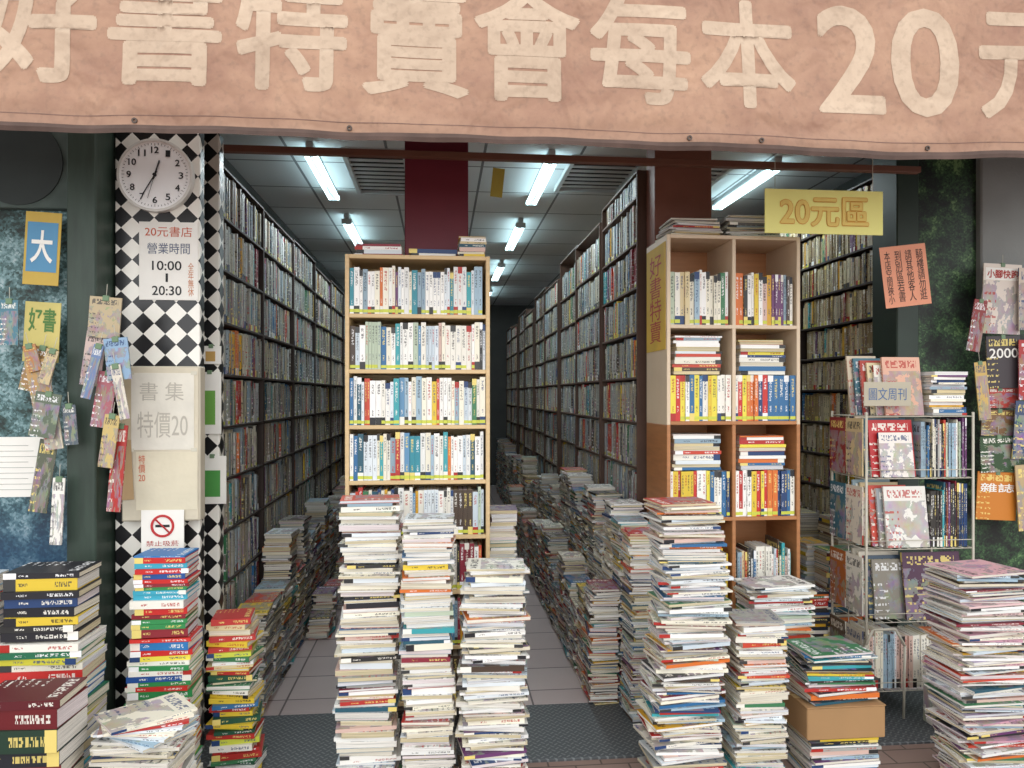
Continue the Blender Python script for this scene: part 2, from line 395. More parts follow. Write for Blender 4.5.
def foliage(name,cols,scale=5,low=None,zs=1.2):
    m,nt,b=newmat(name)
    geo=N(nt,'ShaderNodeNewGeometry'); pos=geo.outputs['Position']
    nz=N(nt,'ShaderNodeTexNoise'); nz.inputs['Scale'].default_value=scale; nz.inputs['Detail'].default_value=12; nz.inputs['Roughness'].default_value=.72
    n2=N(nt,'ShaderNodeTexVoronoi'); n2.inputs['Scale'].default_value=110; n2.inputs['Randomness'].default_value=1
    for n in (nz,n2): nt.links.new(pos,n.inputs['Vector'])
    sc2=N(nt,'ShaderNodeSeparateXYZ'); nt.links.new(n2.outputs['Color'],sc2.inputs[0])
    f=MM(nt,'ADD',MM(nt,'MULTIPLY',nz.outputs[0],.88),MM(nt,'MULTIPLY',sc2.outputs[0],.12))
    cr=N(nt,'ShaderNodeValToRGB'); nt.links.new(f,cr.inputs[0])
    els=cr.color_ramp.elements; n=len(cols)
    for i,c in enumerate(cols):
        p=.36+.3*i/(n-1)
        e=els[i] if i<2 else els.new(p)
        e.position=p; e.color=(*lin(c),1)
    c=cr.outputs[0]
    if low:
        sp=N(nt,'ShaderNodeSeparateXYZ'); nt.links.new(pos,sp.inputs[0])
        mr=N(nt,'ShaderNodeMapRange'); mr.inputs[1].default_value=zs-.25; mr.inputs[2].default_value=zs+.15; mr.inputs[3].default_value=.8; mr.inputs[4].default_value=0
        nt.links.new(MM(nt,'ADD',sp.outputs[2],MM(nt,'MULTIPLY',nz.outputs[0],.3)),mr.inputs[0])
        c=MIX(nt,mr.outputs[0],c,MIX(nt,f,lin('0c1a2c'),lin(low)))
    nt.links.new(c,b.inputs['Base Color']); b.inputs['Roughness'].default_value=.5
    return m
def ceil_mat():
    m,nt,b=newmat('grey_ceiling_panels')
    tc=N(nt,'ShaderNodeTexCoord'); br=N(nt,'ShaderNodeTexBrick'); br.offset=0
    br.inputs['Scale'].default_value=1; br.inputs['Brick Width'].default_value=.6; br.inputs['Row Height'].default_value=.6; br.inputs['Mortar Size'].default_value=.009
    br.inputs['Color1'].default_value=(*lin('ecf0f2'),1); br.inputs['Color2'].default_value=(*lin('e6eaec'),1); br.inputs['Mortar'].default_value=(*lin('84868a'),1)
    nt.links.new(tc.outputs['Object'],br.inputs['Vector']); nt.links.new(br.outputs[0],b.inputs['Base Color']); b.inputs['Roughness'].default_value=.8
    return m

# ---------------- setting ----------------
YE=12.3
S=dict(kind='structure')
plaster=mat('dark_plaster','5a5a58',.9)
box('floor',-1.45,2.95,3.56,YE,-.06,0,tile_floor(),bev=0,**S)
box('floor_threshold',-1.36,2.6,3.02,3.56,-.06,-.001,plate(),bev=.003,**S)
box('floor_pavement',-14,14,-14,3.02,-.08,-.012,pavement(),bev=0,**S)
box('ceiling',-1.45,4.4,3.42,YE,3.0,3.06,ceil_mat(),bev=0,**S)
box('wall_left',-1.45,-1.35,3.52,YE,0,3.0,plaster,bev=0,**S)
box('wall_right',2.85,2.95,3.96,YE,0,3.0,plaster,bev=0,**S)
box('wall_back',-1.45,2.95,YE,YE+.1,0,3.06,plaster,bev=0,**S)
box('wall_front',-3.2,4.4,3.2,3.4,2.68,3.5,mat('grey_lintel','5b5a56',.9),bev=.003,**S)
chk=checker_tiles()
box('trim_1',-1.336,-.997,3.2,3.26,0,2.68,chk,bev=.004,**S)
box('trim_7',-1.336,-.988,3.44,3.51,0,2.68,chk,bev=.004,**S)
box('trim_8',-1.336,-1.12,3.26,3.44,0,2.68,mat('pale_mortar','a8a49a',.8),bev=0,**S)
box('wall_left_front',-3.2,-1.46,3.14,3.3,-.01,2.68,foliage('blue_green_mural',['101c1a','223a36','46686a','7c9ca0','aabcc0'],6,low='2c6494',zs=1.2),bev=0,**S)
box('trim_2',-1.455,-1.345,3.05,3.3,-.01,2.68,mat('dark_green_door_frame','34443a',.5,var=.35,stretch=(6,6,1)),bev=.005,**S)
box('trim_3',-2.6,-1.46,3.1,3.14,2.24,2.64,mat('weathered_grey_green_board','56645f',.8,var=.4,scale=9),bev=.004,**S)
ring('trim_9',(-1.66,2.42),0,.17,3.094,3.0995,mat('dark_round_board','2e3634',.7,var=.3),None,n=40,**S)
box('trim_4',2.42,2.545,3.72,3.95,-.01,3.0,mat('dark_green_post','25362c',.5,var=.3),bev=.006,**S)
dfm=foliage('dark_forest_mural',['040604','0c180c','1c341e','3a5a34','70905c'],7)
box('wall_right_front',2.545,2.9,3.76,3.95,-.01,3.0,dfm,bev=0,**S)
box('wall_right_panel',2.9,4.4,3.76,3.95,-.01,2.02,dfm,bev=0,**S)
box('wall_right_pillar',2.9,4.4,3.72,3.95,2.02,3.0,mat('grey_render','8b8d8b',.85,var=.2,scale=3,bump=.2),bev=.008,**S)
box('trim_5',-.172,.139,3.66,3.74,0,3.0,mat('maroon_paint','7a2a3a',.45,var=.12),bev=.004,**S)
box('trim_6',1.13,1.44,3.82,3.98,0,3.0,mat('red_brown_paint','8c5848',.5,var=.2),bev=.004,**S)

# ---------------- banner ----------------
def bot(x): return 2.362+.004*math.sin(2.3*x+1)+.003*math.sin(7*x)+.02*max(0,(x-1.5))
def wav(x,z):
    s=max(z-2.36,0)
    lowf=math.exp(-s/.10)
    return (2.5+.08*s+.009*math.sin(4*x+3*z)+.003*math.sin(13*x-9*z+1)
            +lowf*(.006*math.sin(8*x+1.3*math.sin(3*x))+.004*math.sin(23*x+9*z))
            +.0045*math.exp(-s/.14)*math.sin(62*z+3.0*math.sin(1.9*x+.5)+1.2*math.sin(5*x)))
def cloth(name,c0,c1,sc_=1.6,stain=.35):
    m,nt,b=newmat(name)
    geo=N(nt,'ShaderNodeNewGeometry')
    tc=geo.outputs['Position']
    nz=N(nt,'ShaderNodeTexNoise'); nz.inputs['Scale'].default_value=sc_; nz.inputs['Detail'].default_value=10; nz.inputs['Roughness'].default_value=.7
    nt.links.new(tc,nz.inputs['Vector'])
    cr=N(nt,'ShaderNodeValToRGB'); e=cr.color_ramp.elements; e[0].position=.36; e[0].color=(*lin(c0),1); e[1].position=.64; e[1].color=(*lin(c1),1)
    nt.links.new(nz.outputs[0],cr.inputs[0])
    n3=N(nt,'ShaderNodeTexNoise'); n3.inputs['Scale'].default_value=45; n3.inputs['Detail'].default_value=6; nt.links.new(tc,n3.inputs['Vector'])
    mr=N(nt,'ShaderNodeMapRange'); mr.inputs[1].default_value=.52; mr.inputs[2].default_value=.72; mr.inputs[3].default_value=0; mr.inputs[4].default_value=stain
    nt.links.new(n3.outputs[0],mr.inputs[0])
    c=MIX(nt,mr.outputs[0],cr.outputs[0],lin('7a6456'))
    sp=N(nt,'ShaderNodeSeparateXYZ'); nt.links.new(tc,sp.inputs[0])
    m2=N(nt,'ShaderNodeMapRange'); m2.inputs[1].default_value=2.36; m2.inputs[2].default_value=2.46; m2.inputs[3].default_value=.4; m2.inputs[4].default_value=0
    nt.links.new(sp.outputs[2],m2.inputs[0]); c=MIX(nt,m2.outputs[0],c,lin('8a6e5e'))
    nt.links.new(c,b.inputs['Base Color'])
    n2=N(nt,'ShaderNodeTexNoise'); n2.inputs['Scale'].default_value=3; n2.inputs['Detail'].default_value=3; n2.inputs['Distortion'].default_value=.5
    mp=N(nt,'ShaderNodeMapping'); mp.inputs['Scale'].default_value=(1.5,1,1.3); mp.inputs['Rotation'].default_value=(0,.4,0)
    nt.links.new(tc,mp.inputs[0]); nt.links.new(mp.outputs[0],n2.inputs['Vector'])
    bp=N(nt,'ShaderNodeBump'); bp.inputs['Strength'].default_value=.75; bp.inputs['Distance'].default_value=.08
    nt.links.new(n2.outputs[0],bp.inputs['Height']); nt.links.new(bp.outputs[0],b.inputs['Normal'])
    b.inputs['Roughness'].default_value=.8
    return m
bx0,bx1,bz1=-2.4,3.4,3.25
ban=grp('banner','faded orange tarpaulin sale banner with cream lettering hanging over the shopfront','banner',(.5,2.5,2.34))
nx,nz_=380,70; vs=[];fs=[]
for i in range(nx+1):
    x=bx0+(bx1-bx0)*i/nx; b0=bot(x)
    for j in range(nz_+1):
        z=b0+(bz1-b0)*j/nz_; vs.append((x,wav(x,z),z))
for i in range(nx):
    for j in range(nz_):
        a=i*(nz_+1)+j; fs.append((a,a+nz_+1,a+nz_+2,a+1))
me=bpy.data.meshes.new('fabric'); me.from_pydata(vs,[],fs); me.materials.append(cloth('faded_orange_tarpaulin','987260','bc967c'))
for p in me.polygons: p.use_smooth=True
place('fabric',me,ban)
vs=[];fs=[]
for i in range(nx+1):
    x=bx0+(bx1-bx0)*i/nx; b0=bot(x)
    for j,dz in enumerate((-.014,.0,.014)): vs.append((x,wav(x,b0+dz)-.003-(.004 if j==1 else 0),b0+dz))
for i in range(nx):
    for j in range(2):
        a=i*3+j; fs.append((a,a+3,a+4,a+1))
me=bpy.data.meshes.new('hem'); me.from_pydata(vs,[],fs); me.materials.append(mat('brown_hem','5e4a42',.8,var=.35,scale=14))
place('hem',me,ban)
vs=[];fs=[]
for i in range(nx+1):
    x=bx0+(bx1-bx0)*i/nx; b0=bot(x)+.045
    for dz in (0,.0025): vs.append((x,wav(x,b0+dz)-.0012,b0+dz))
for i in range(nx): a=i*2; fs.append((a,a+2,a+3,a+1))
me=bpy.data.meshes.new('seam'); me.from_pydata(vs,[],fs); me.materials.append(mat('seam_brown','80645a',.8,var=.3,scale=20))
place('seam',me,ban)
cream=cloth('cream_print','b8a08a','d0b8a0',2.4,.25)
for ch,c,w in (('好',-1.29,.36),('書',-.895,.36),('特',-.49,.36),('賣',-.08,.36),('會',.30,.365),('每',.695,.355),('本',1.085,.35),('2',1.47,.25),('0',1.755,.26),('元',2.14,.36)):
    text(ch,c-w/2+.008,c+w/2-.008,2.515,2.90,2.5,cream,ban,name='lettering',off=0,wrap=wav,bold=.0095)
for x in (-1.9,-.98,-.30,.86,1.12,1.75,2.3):
    ring('eyelet',(x,bot(x)+.028),.004,.009,wav(x,bot(x)+.028)-.006,wav(x,bot(x)+.028)-.002,mat('rusty_eyelet','4a3a30',.5),ban,n=16)
bar_m=mat('dark_bar','3a332e',.5)
rods('support_bar',[((-2.4,2.66,2.56),(3.4,2.66,2.56))],.018,bar_m,ban)
for x in (-1.75,.35,2.75): rods('support_arm',[((x,2.66,2.56),(x,3.188,2.76))],.012,bar_m,ban)
box('ceiling_rail',-1.2,2.42,3.52,3.56,2.625,2.655,mat('reddish_rail','7a5040',.5),label='thin reddish brown wooden rail spanning the shop entrance',cat='rail')

# ---------------- ceiling lights and vents ----------------
tube_m,nt,b=newmat('lit_fluorescent_tube'); b.inputs['Emission Color'].default_value=(.66,.95,1,1); b.inputs['Emission Strength'].default_value=6; b.inputs['Base Color'].default_value=(.9,.95,1,1)
fix_m=mat('fixture_white','c4cacc',.5,var=.04)
for x in (-.77,.68,2.12):
    for y0 in (4.5,6.25,8.2,10.2):
        g=grp('ceiling_light','cool white fluorescent batten light on the grey ceiling','ceiling light',(x,y0+.5,2.93),group='fluorescent lights along the aisles')
        box('housing',x-.022,x+.022,y0-.04,y0+1.04,2.96,2.999,fix_m,g,bev=.006)
        for dx in (-.028,.028):
            rods('tube',[((x+dx,y0,2.935),(x+dx,y0+1.0,2.935))],.012,tube_m,g,n=12)
        for yy in (y0-.02,y0+1.0):
            box('socket',x-.042,x+.042,yy,yy+.02,2.918,2.961,fix_m,g,bev=.003)
        L=bpy.data.lights.new('lamp','AREA'); L.shape='RECTANGLE'; L.size=.12; L.size_y=1.0; L.energy=8 if y0<7 else 3.5; L.color=(.88,.97,1)
        lo=bpy.data.objects.new('lamp_glow',L); COL.objects.link(lo); lo.parent=g; lo.location=(0,0,-.02)
def vent(x0,x1,y0,y1):
    g=grp('ceiling_vent','grey louvred ventilation grille set in the ceiling','vent',((x0+x1)/2,(y0+y1)/2,2.97),group='ceiling vents')
    fr=mat('vent_frame','dcdedf',.5); dk=mat('vent_dark','1a1c1e',.8)
    box('frame',x0,x1,y0,y0+.03,2.965,2.999,fr,g);box('frame',x0,x1,y1-.03,y1,2.965,2.999,fr,g)
    box('frame',x0,x0+.03,y0+.03,y1-.03,2.965,2.999,fr,g);box('frame',x1-.03,x1,y0+.03,y1-.03,2.965,2.999,fr,g)
    box('backing',x0+.03,x1-.03,y0+.03,y1-.03,2.992,2.999,dk,g,bev=0)
    n=int((y1-y0-.06)/.09)
    for i in range(n):
        y=y0+.05+i*.09; box('slat',x0+.03,x1-.03,y,y+.04,2.97,2.976,fr,g,bev=0)
vent(-.60,-.2,4.55,5.5); vent(.82,1.3,4.55,5.3); vent(1.5,1.9,4.6,5.2)

# ---------------- bookcases ----------------
def case_front(name,label,x0,x1,y0,y1,ztop,zs,m,th=.018,divs=(),m2=None,zsw=0):
    g=grp(name,label,'bookcase',((x0+x1)/2,(y0+y1)/2,0))
    for a,b_ in ((x0,x0+th),(x1-th,x1)):
        if m2:
            box('side_panel',a,b_,y0,y1,0,zsw,m2,g); box('side_panel',a,b_,y0,y1,zsw,ztop,m,g)
        else: box('side_panel',a,b_,y0,y1,0,ztop,m,g)
    box('top_panel',x0+th,x1-th,y0,y1,ztop-th,ztop,m,g)
    for z in zs: box('shelf',x0+th,x1-th,y0,y1-.008,z-th,z,m2 if (m2 and z<zsw+.02) else m,g)
    for d in divs:
        if m2:
            box('divider',d-th/2,d+th/2,y0+.001,y1-.008,zs[-1],zsw,m2,g); box('divider',d-th/2,d+th/2,y0+.001,y1-.008,zsw,ztop-th,m,g)
        else: box('divider',d-th/2,d+th/2,y0+.001,y1-.008,zs[-1],ztop-th,m,g)
    box('back_panel',x0+th,x1-th,y1-.008,y1-.001,.02,ztop-th,m2 or m,g,bev=0)
    return g
cx0,cx1=-.415,.222
czs=[1.858,1.613,1.367,1.122,.877,.632,.387,.142]
case_front('bookcase','tall narrow pale wooden bookcase packed with paperbacks',cx0,cx1,3.3,3.6,2.119,czs,wood_lt)
for i,z in enumerate(czs):
    row(None if i<6 else STUFF['book'],(cx0+.019,3.302,z),(1,0,0),(0,1,0),cx1-cx0-.038,.185,.216,.2,mode='cool',tmin=.011,tmax=.025,
        group='paperbacks in the pale bookcase',lab='on the pale wooden bookcase')
for (xx,yy,zt,w_,d_,mo) in ((-.27,3.42,2.175,.22,.16,'any'),(-.03,3.43,2.158,.22,.15,'light'),(.145,3.42,2.215,.125,.18,'any')):
    stack(None,xx,yy,2.119,zt,w_,d_,mode=mo,tmin=.01,tmax=.02,group='books lying on the pale bookcase',lab='lying on top of the pale bookcase',spine=.7,ang=4,wob=.002,jit=.003,grow=0)
rx0,rx1=1.08,1.746; rd=(rx0+rx1)/2
rzs=[1.838,1.374,.911,.453,.06]
case_front('bookcase','two-column cream and orange wood bookcase filled with novels',rx0,rx1,3.45,3.8,2.27,rzs,wood_cream,divs=(rd,),m2=wood_or,zsw=1.356)
for i,z in enumerate(rzs):
    for c,(a,b_) in enumerate(((rx0+.019,rd-.01),(rd+.01,rx1-.019))):
        L=b_-a
        gg=dict(group='novels in the two-column bookcase',lab='in the two-column bookcase')
        if i==0:
            row(None,(a,3.455,z),(1,0,0),(0,1,0),L,.235,.265,.2,mode='light' if c==0 else 'any',tmin=.011,tmax=.025,**gg)
        elif i in (1,2):
            row(None,(a,3.455,z),(1,0,0),(0,1,0),L,.218,.224,.2,mode='warm',tmin=.012,tmax=.027,**gg)
            stack(None,a+L*.46,3.54,z+.2255,z+.2255+R.uniform(.15,.19),.24,.14,mode='light' if c==0 else 'warm',tmin=.012,tmax=.022,group='books lying in the two-column bookcase',lab='lying in the two-column bookcase',spine=.7,wob=.002,grow=0,jit=.004,ang=3)
        elif i==3:
            row(STUFF['book'] if c==0 else None,(a,3.455,z),(1,0,0),(0,1,0),L,.26,.34,.22,mode='any',tmin=.006,tmax=.016,fill=.97,**gg)
        else: row(STUFF['book'],(a,3.455,z),(1,0,0),(0,1,0),L,.2,.28,.22,mode='any')
SM=STUFF['magazine']
for xx,yy,dz,ba in ((1.23,3.58,.085,4),(1.53,3.58,.11,-3)):
    stack(None,xx,yy,2.27,2.27+dz,.285,.21,mode='coolold',tmin=.006,tmax=.010,name='glossy_magazine',cat='magazine',kind='magazine',lab='lying on the two-column bookcase',group='magazines on the two-column bookcase',ang=6,k=.0008,base=ba,jit=.008,wob=.003,wmin=.8,grow=0)

def case_side(label,xf,xb,y0,y1,ztop,sp,m,mode,th=.012,hm=.8,group=None,dens=1):
    g=grp('bookshelf',label,'bookshelf',((xf+xb)/2,(y0+y1)/2,0),group=group)
    a,b_=min(xf,xb),max(xf,xb)
    box('side_panel',a,b_,y0,y0+th,0,ztop,m,g,bev=.001); box('side_panel',a,b_,y1-th,y1,0,ztop,m,g,bev=.001)
    if xf<xb: box('back_panel',b_-.008,b_,y0+th,y1-th,0,ztop,m,g,bev=0); C=(1,0,0)
    else: box('back_panel',a,a+.008,y0+th,y1-th,0,ztop,m,g,bev=0); C=(-1,0,0)
    box('top_panel',a,b_,y0+th,y1-th,ztop-th,ztop,m,g,bev=.001)
    z=.1
    while z<ztop-.12:
        box('shelf',a if xf<xb else a+.008,b_-.008 if xf<xb else b_,y0+th,y1-th,z-th,z,m,g,bev=.001)
        hh=min(sp-th-.008,ztop-th-z-.008)
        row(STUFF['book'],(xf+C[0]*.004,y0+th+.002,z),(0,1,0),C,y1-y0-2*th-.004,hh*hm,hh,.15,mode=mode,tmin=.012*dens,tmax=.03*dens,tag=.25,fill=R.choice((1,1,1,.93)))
        z+=sp
y=3.53
while y<9.6:
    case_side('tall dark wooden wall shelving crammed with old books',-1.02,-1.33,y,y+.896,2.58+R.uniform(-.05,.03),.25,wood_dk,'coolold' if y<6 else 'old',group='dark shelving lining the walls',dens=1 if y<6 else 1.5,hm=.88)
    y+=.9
y=3.99; i=0
tops=[2.74,2.66,2.7,2.56,2.62,2.5,2.6,2.5,2.55]; offs=[0,-.014,.01,-.012,.008,-.012,.01,-.012,0]
while y<11.8:
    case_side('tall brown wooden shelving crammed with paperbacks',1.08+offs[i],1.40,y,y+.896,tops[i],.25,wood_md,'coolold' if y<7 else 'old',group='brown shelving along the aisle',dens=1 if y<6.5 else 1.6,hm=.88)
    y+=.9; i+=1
y=3.99
while y<6.5:
    case_side('brown wooden shelving crammed with paperbacks',1.745,1.43,y,y+.896,2.2,.25,wood_md,'old',group='brown shelving along the aisle',dens=1.5); y+=.9
y=3.97
while y<8.0:
    case_side('tall dark brown wall shelving with closely spaced rows of small books',2.45,2.80,y,y+.896,2.74,.205,wood_dk,'tan',group='dark shelving lining the walls',hm=.88,dens=.95 if y<5.5 else 1.6); y+=.9
y=3.78
while y<10.5:
    for xf,xb in ((-.38,-.10),(.20,-.09)):
        case_side('wooden aisle shelving filled with books',xf,xb,y,y+.896,2.08,.25,wood_md,'old',group='island shelving between the aisles',dens=1.7)
    y+=.9

# ---------------- piles along the aisles ----------------
y=3.68
while y<9.5:
    stack(SM,-.90,y,0,R.uniform(.42,.75),.20,.15,mode='coolold' if R.random()<.6 else 'any',base=90,spine=.5,jit=.008,wob=.004,tmin=.005,tmax=.018,grow=0)
    if y>4.2 and R.random()<.35: stack(SM,-.745,y,0,R.uniform(.08,.26),.20,.13,mode='any',base=90,spine=.5,jit=.006,wob=.003,tmin=.005,tmax=.018,grow=0,ang=9)
    y+=.21
y=3.42; k_=0
while y<11.5:
    h=.86 if k_==0 else R.uniform(.62,1.0)*(1 if y<5.5 else .85)
    stack(SM,.955,y,0,h,.20,.16,mode='light' if R.random()<.5 else 'any',base=90,spine=.45,jit=.008,wob=.004,tmin=.005,tmax=.013,grow=0,ang=7,wmin=.85)
    if k_>0 and y<8.5: stack(SM,.80,y+R.uniform(-.01,.01),0,R.uniform(.25,.58),.20,.14,mode='any',base=90,spine=.5,jit=.007,wob=.004,tmin=.005,tmax=.014,grow=0,ang=7,wmin=.85)
    y+=.205; k_+=1
y=3.76; k_=0
while y<8:
    stack(SM,.31,y,0,.93 if k_==0 else R.uniform(.12,.4)*(1 if y<5 else .5),.20,.14,mode='any' if k_ else 'light',base=90,spine=.5,jit=.005,wob=.003,grow=0); y+=.24; k_+=1
y=4.1
while y<6:
    stack(SM,2.32,y,0,R.uniform(.55,.85),.21,.16,mode='old',base=90,spine=.6,jit=.006,wob=.003,grow=0); y+=.24
    stack(SM,2.13,y-.24,0,R.uniform(.35,.7),.21,.15,mode='any',base=90,spine=.6,jit=.005,wob=.003,grow=0)
for (xx,yy,hh) in ((1.90,4.0,.45),(1.87,3.66,.5),(2.12,3.78,.68)):
    stack(SM,xx,yy,0,hh,.2,.15,mode='dark',spine=.8,jit=.005,wob=.003,grow=0)

# ---------------- front stacks ----------------
G='paperback stacks before the pale bookcase'
L1='stacked before the pale bookcase'
stack(None,-.268,2.87,0,1.105,.222,.165,mode='light',tmin=.008,tmax=.017,group=G,lab=L1,spine=.35,grow=.04,lean=(.0,.02),jit=.011,wmin=.84,ang=6)
stack(None,-.045,2.80,0,1.045,.190,.15,mode='light',tmin=.008,tmax=.017,group=G,lab=L1,spine=.35,grow=.04,wob=.003,jit=.009,wmin=.84,ang=6)
stack(None,.197,2.76,-.012,.87,.235,.18,mode='light',tmin=.007,tmax=.015,group=G,lab=L1,spine=.4,wob=.005,ang=10,k=.0008,jit=.012,lean=(.005,0),wmin=.85)
MG='magazine stacks on the ground'
mg=dict(name='magazine',cat='magazine',kind='magazine',group=MG,k=.0008)
stack(None,.945,2.80,-.012,1.09,.255,.2,mode='light',tmin=.006,tmax=.012,lab='stacked high beside the aisle',spine=.45,wob=.016,ang=11,jit=.014,wmin=.8,grow=.14,**mg)
stack(None,1.222,2.80,-.012,.638,.20,.17,mode='light',tmin=.006,tmax=.013,name='comic_magazine',cat='magazine',kind='magazine',group='low magazine stacks',lab='in a low stack on the pavement',spine=.45,wob=.006,ang=8,k=.0008,wmin=.82)
stack(None,1.50,3.2,0,.66,.30,.19,mode='light',tmin=.007,tmax=.013,name='comic_magazine',cat='magazine',kind='magazine',group='low magazine stacks',k=.0008,lab='stacked before the two-column bookcase',spine=.5,wob=.006,ang=12,wmin=.82)
stack(None,2.12,2.70,-.012,.824,.285,.22,mode='gloss',tmin=.005,tmax=.010,name='glossy_magazine',cat='magazine',kind='glossy magazine',group='glossy magazines stacked on the ground',k=.0008,lab='in a leaning stack beside the rack',spine=.5,wob=.014,lean=(-.04,.02),ang=11,jit=.016,wmin=.78)
zt=stack(None,1.575,2.85,-.012,.16,.29,.2,mode='any',tmin=.008,tmax=.016,lab='stacked under a cardboard box',spine=.7,wob=.003,ang=3,grow=0,jit=.005,**mg)
card=mat('brown_cardboard','a8835a',.85,var=.12,scale=5)
cb=grp('cardboard_box','brown cardboard box with closed flaps resting on magazines','box',(1.575,2.85,zt))
box('body',1.415,1.735,2.74,2.97,zt+.001,zt+.125,card,cb,bev=.004)
box('flap',1.413,1.737,2.738,2.853,zt+.1255,zt+.129,card,cb,bev=.001); box('flap',1.413,1.737,2.857,2.972,zt+.1255,zt+.129,card,cb,bev=.001)
box('tape',1.41,1.74,2.835,2.875,zt+.1292,zt+.1298,mat('brown_tape','c0a06a',.3),cb,bev=0)
stack(None,1.565,2.86,zt+.1305,.485,.29,.2,mode='dark',tmin=.006,tmax=.014,lab='piled on a cardboard box',spine=.7,wob=.006,ang=9,grow=0,wmin=.82,**mg)

HG='hardcover stacks beside the tiled pillar'
def hstack(*a,**k):
    k.setdefault('kind','hardcover book'); k.setdefault('name','hardcover_book'); k.setdefault('group',HG); k.setdefault('spine',.95)
    k.setdefault('lab','stacked beside the tiled pillar'); k.setdefault('k',.003); k.setdefault('style',2.0); k.setdefault('jit',.005); k.setdefault('wmin',.93)
    return stack(None,*a,**k)
hstack(-1.35,2.74,-.012,.66,.27,.2,mode='low',tmin=.016,tmax=.03,wob=.004,ang=3)
hstack(-1.355,2.74,.665,.896,.25,.19,mode='top',tmin=.022,tmax=.034,wob=.002,ang=3,grow=0)
hstack(-1.69,2.76,-.012,.87,.27,.2,mode='any',tmin=.018,tmax=.04,wob=.004,ang=3)
hstack(-1.255,2.42,-.012,.59,.25,.18,mode='dict',tmin=.038,tmax=.055,wob=.003,ang=4,lab='in a stack of thick dictionaries')
hstack(-1.56,2.42,-.012,.5,.25,.18,mode='dict',tmin=.035,tmax=.05,wob=.003,ang=3,lab='in a stack of thick dictionaries')
hstack(-1.036,2.92,0,.60,.225,.16,mode='bright',tmin=.016,tmax=.028,wob=.005,ang=4)
hstack(-1.034,2.92,.605,.905,.195,.15,mode='bright',tmin=.012,tmax=.022,wob=.005,ang=4,grow=0)
hstack(-.82,3.08,0,.62,.18,.15,mode='mixed',tmin=.010,tmax=.024,wob=.008,ang=12,spine=.8,jit=.012,wmin=.8)
zf=stack(None,-.955,2.52,-.012,.40,.26,.19,mode='light',tmin=.007,tmax=.016,lab='in an untidy pile',spine=.4,wob=.004,ang=10,grow=0,**mg)
for i in range(8):
    a=math.radians(-38+i*11); col=R.choice(WHITES+['9fb9c9','c8d4dc','b5302c'])
    B=(math.cos(a),math.sin(a),0); C=(-math.sin(a),math.cos(a),0); O=(-.955-B[0]*.13-C[0]*.09,2.52-B[1]*.13-C[1]*.09,zf+i*.0084)
    emit(None,O,(0,0,1),B,C,.008,.26,.185,col,inkfor(col),name='magazine',cat='magazine',group=MG,k=.0008,ins=.001,label=f'{cname(col)} magazine splayed on an untidy pile')
stack(None,-.72,2.6,-.012,.16,.2,.15,mode='light',tmin=.008,tmax=.018,lab='in a low pile on the pavement',spine=.4,wob=.003,ang=10,grow=0,**mg)

# ---------------- clock ----------------
YP=3.2
ccx,ccz=X(155,YP-.03),Z(155,175,YP-.03); cr_=.150
ck=grp('wall_clock','round white wall clock with black numerals on the tiled pillar','clock',(ccx,YP-.02,ccz-cr_))
ring('rim',(ccx,ccz),cr_-.010,cr_,YP-.034,YP-.001,mat('silver_rim','e4e2dc',.35),ck)
ring('face',(ccx,ccz),0,cr_-.010,YP-.03,YP-.002,mat('clock_face_white','ffffff',.5,var=.01),ck)
for n in range(1,13):
    a=math.radians(30*n); r=.103; x,z=ccx+r*math.sin(a),ccz+r*math.cos(a)
    w=.017 if n>9 else .010
    text(str(n),x-w*.85,x+w*.85,z-.013,z+.013,YP-.0315,black_i,ck,name='numeral',off=0,bold=.0007)
segs=[]
for n in range(60):
    a=math.radians(6*n); r0=.124 if n%5 else .120
    segs.append(((ccx+r0*math.sin(a),YP-.0312,ccz+r0*math.cos(a)),(ccx+.131*math.sin(a),YP-.0312,ccz+.131*math.cos(a))))
rods('minute_marks',segs,.0009,black_i,ck,n=4)
for nm,ang,L,r in (('hour_hand',18,.062,.0032),('minute_hand',210,.095,.0024),('second_hand',196,.1,.001)):
    a=math.radians(ang)
    rods(nm,[((ccx-.018*math.sin(a),YP-.035,ccz-.018*math.cos(a)),(ccx+L*math.sin(a),YP-.035,ccz+L*math.cos(a)))],r,black_i,ck,n=6)
ring('hub',(ccx,ccz),0,.007,YP-.04,YP-.03,black_i,ck,n=16)

# ---------------- signs on the pillar ----------------
def board(name,label,cat,px0,py0,px1,py1,Y,m,th=.004,tilt=0):
    x0,x1=X(px0,Y),X(px1,Y); pm=(px0+px1)/2; z1,z0=Z(pm,py0,Y),Z(pm,py1,Y)
    g=grp(name,label,cat,((x0+x1)/2,Y,z0))
    box('board',x0,x1,Y,Y+th,z0,z1,m,g,bev=.0008)
    def T(body,a,b,c,d,mm,**k):
        return text(body,x0+(x1-x0)*a,x0+(x1-x0)*b,z1-(z1-z0)*d,z1-(z1-z0)*c,Y-.0012,mm,g,**k)
    if tilt: g.rotation_euler=(0,math.radians(tilt),0)
    return g,T,(x0,x1,z0,z1)
g,T,_=board('opening_hours_sign','white opening hours sign with orange and grey characters','sign',139,222,198,300,YP-.006,white_p,th=.0055)
T('20元書店',.1,.9,.06,.19,or_i); T('營業時間',.14,.86,.27,.41,mat('grey_blue_ink','4a5878',.6))
T('10:00',.22,.72,.5,.62,black_i,off=.01); T('|',.45,.49,.66,.77,black_i); T('20:30',.22,.72,.82,.94,black_i,off=.01)
T('全\n年\n無\n休',.83,.93,.52,.95,mat('orange_ink','c87a4a',.6),space=.9)
bx=[X(120,3.12),X(199,3.12)]; bz=[Z(160,522,3.12),Z(160,366,3.12)]
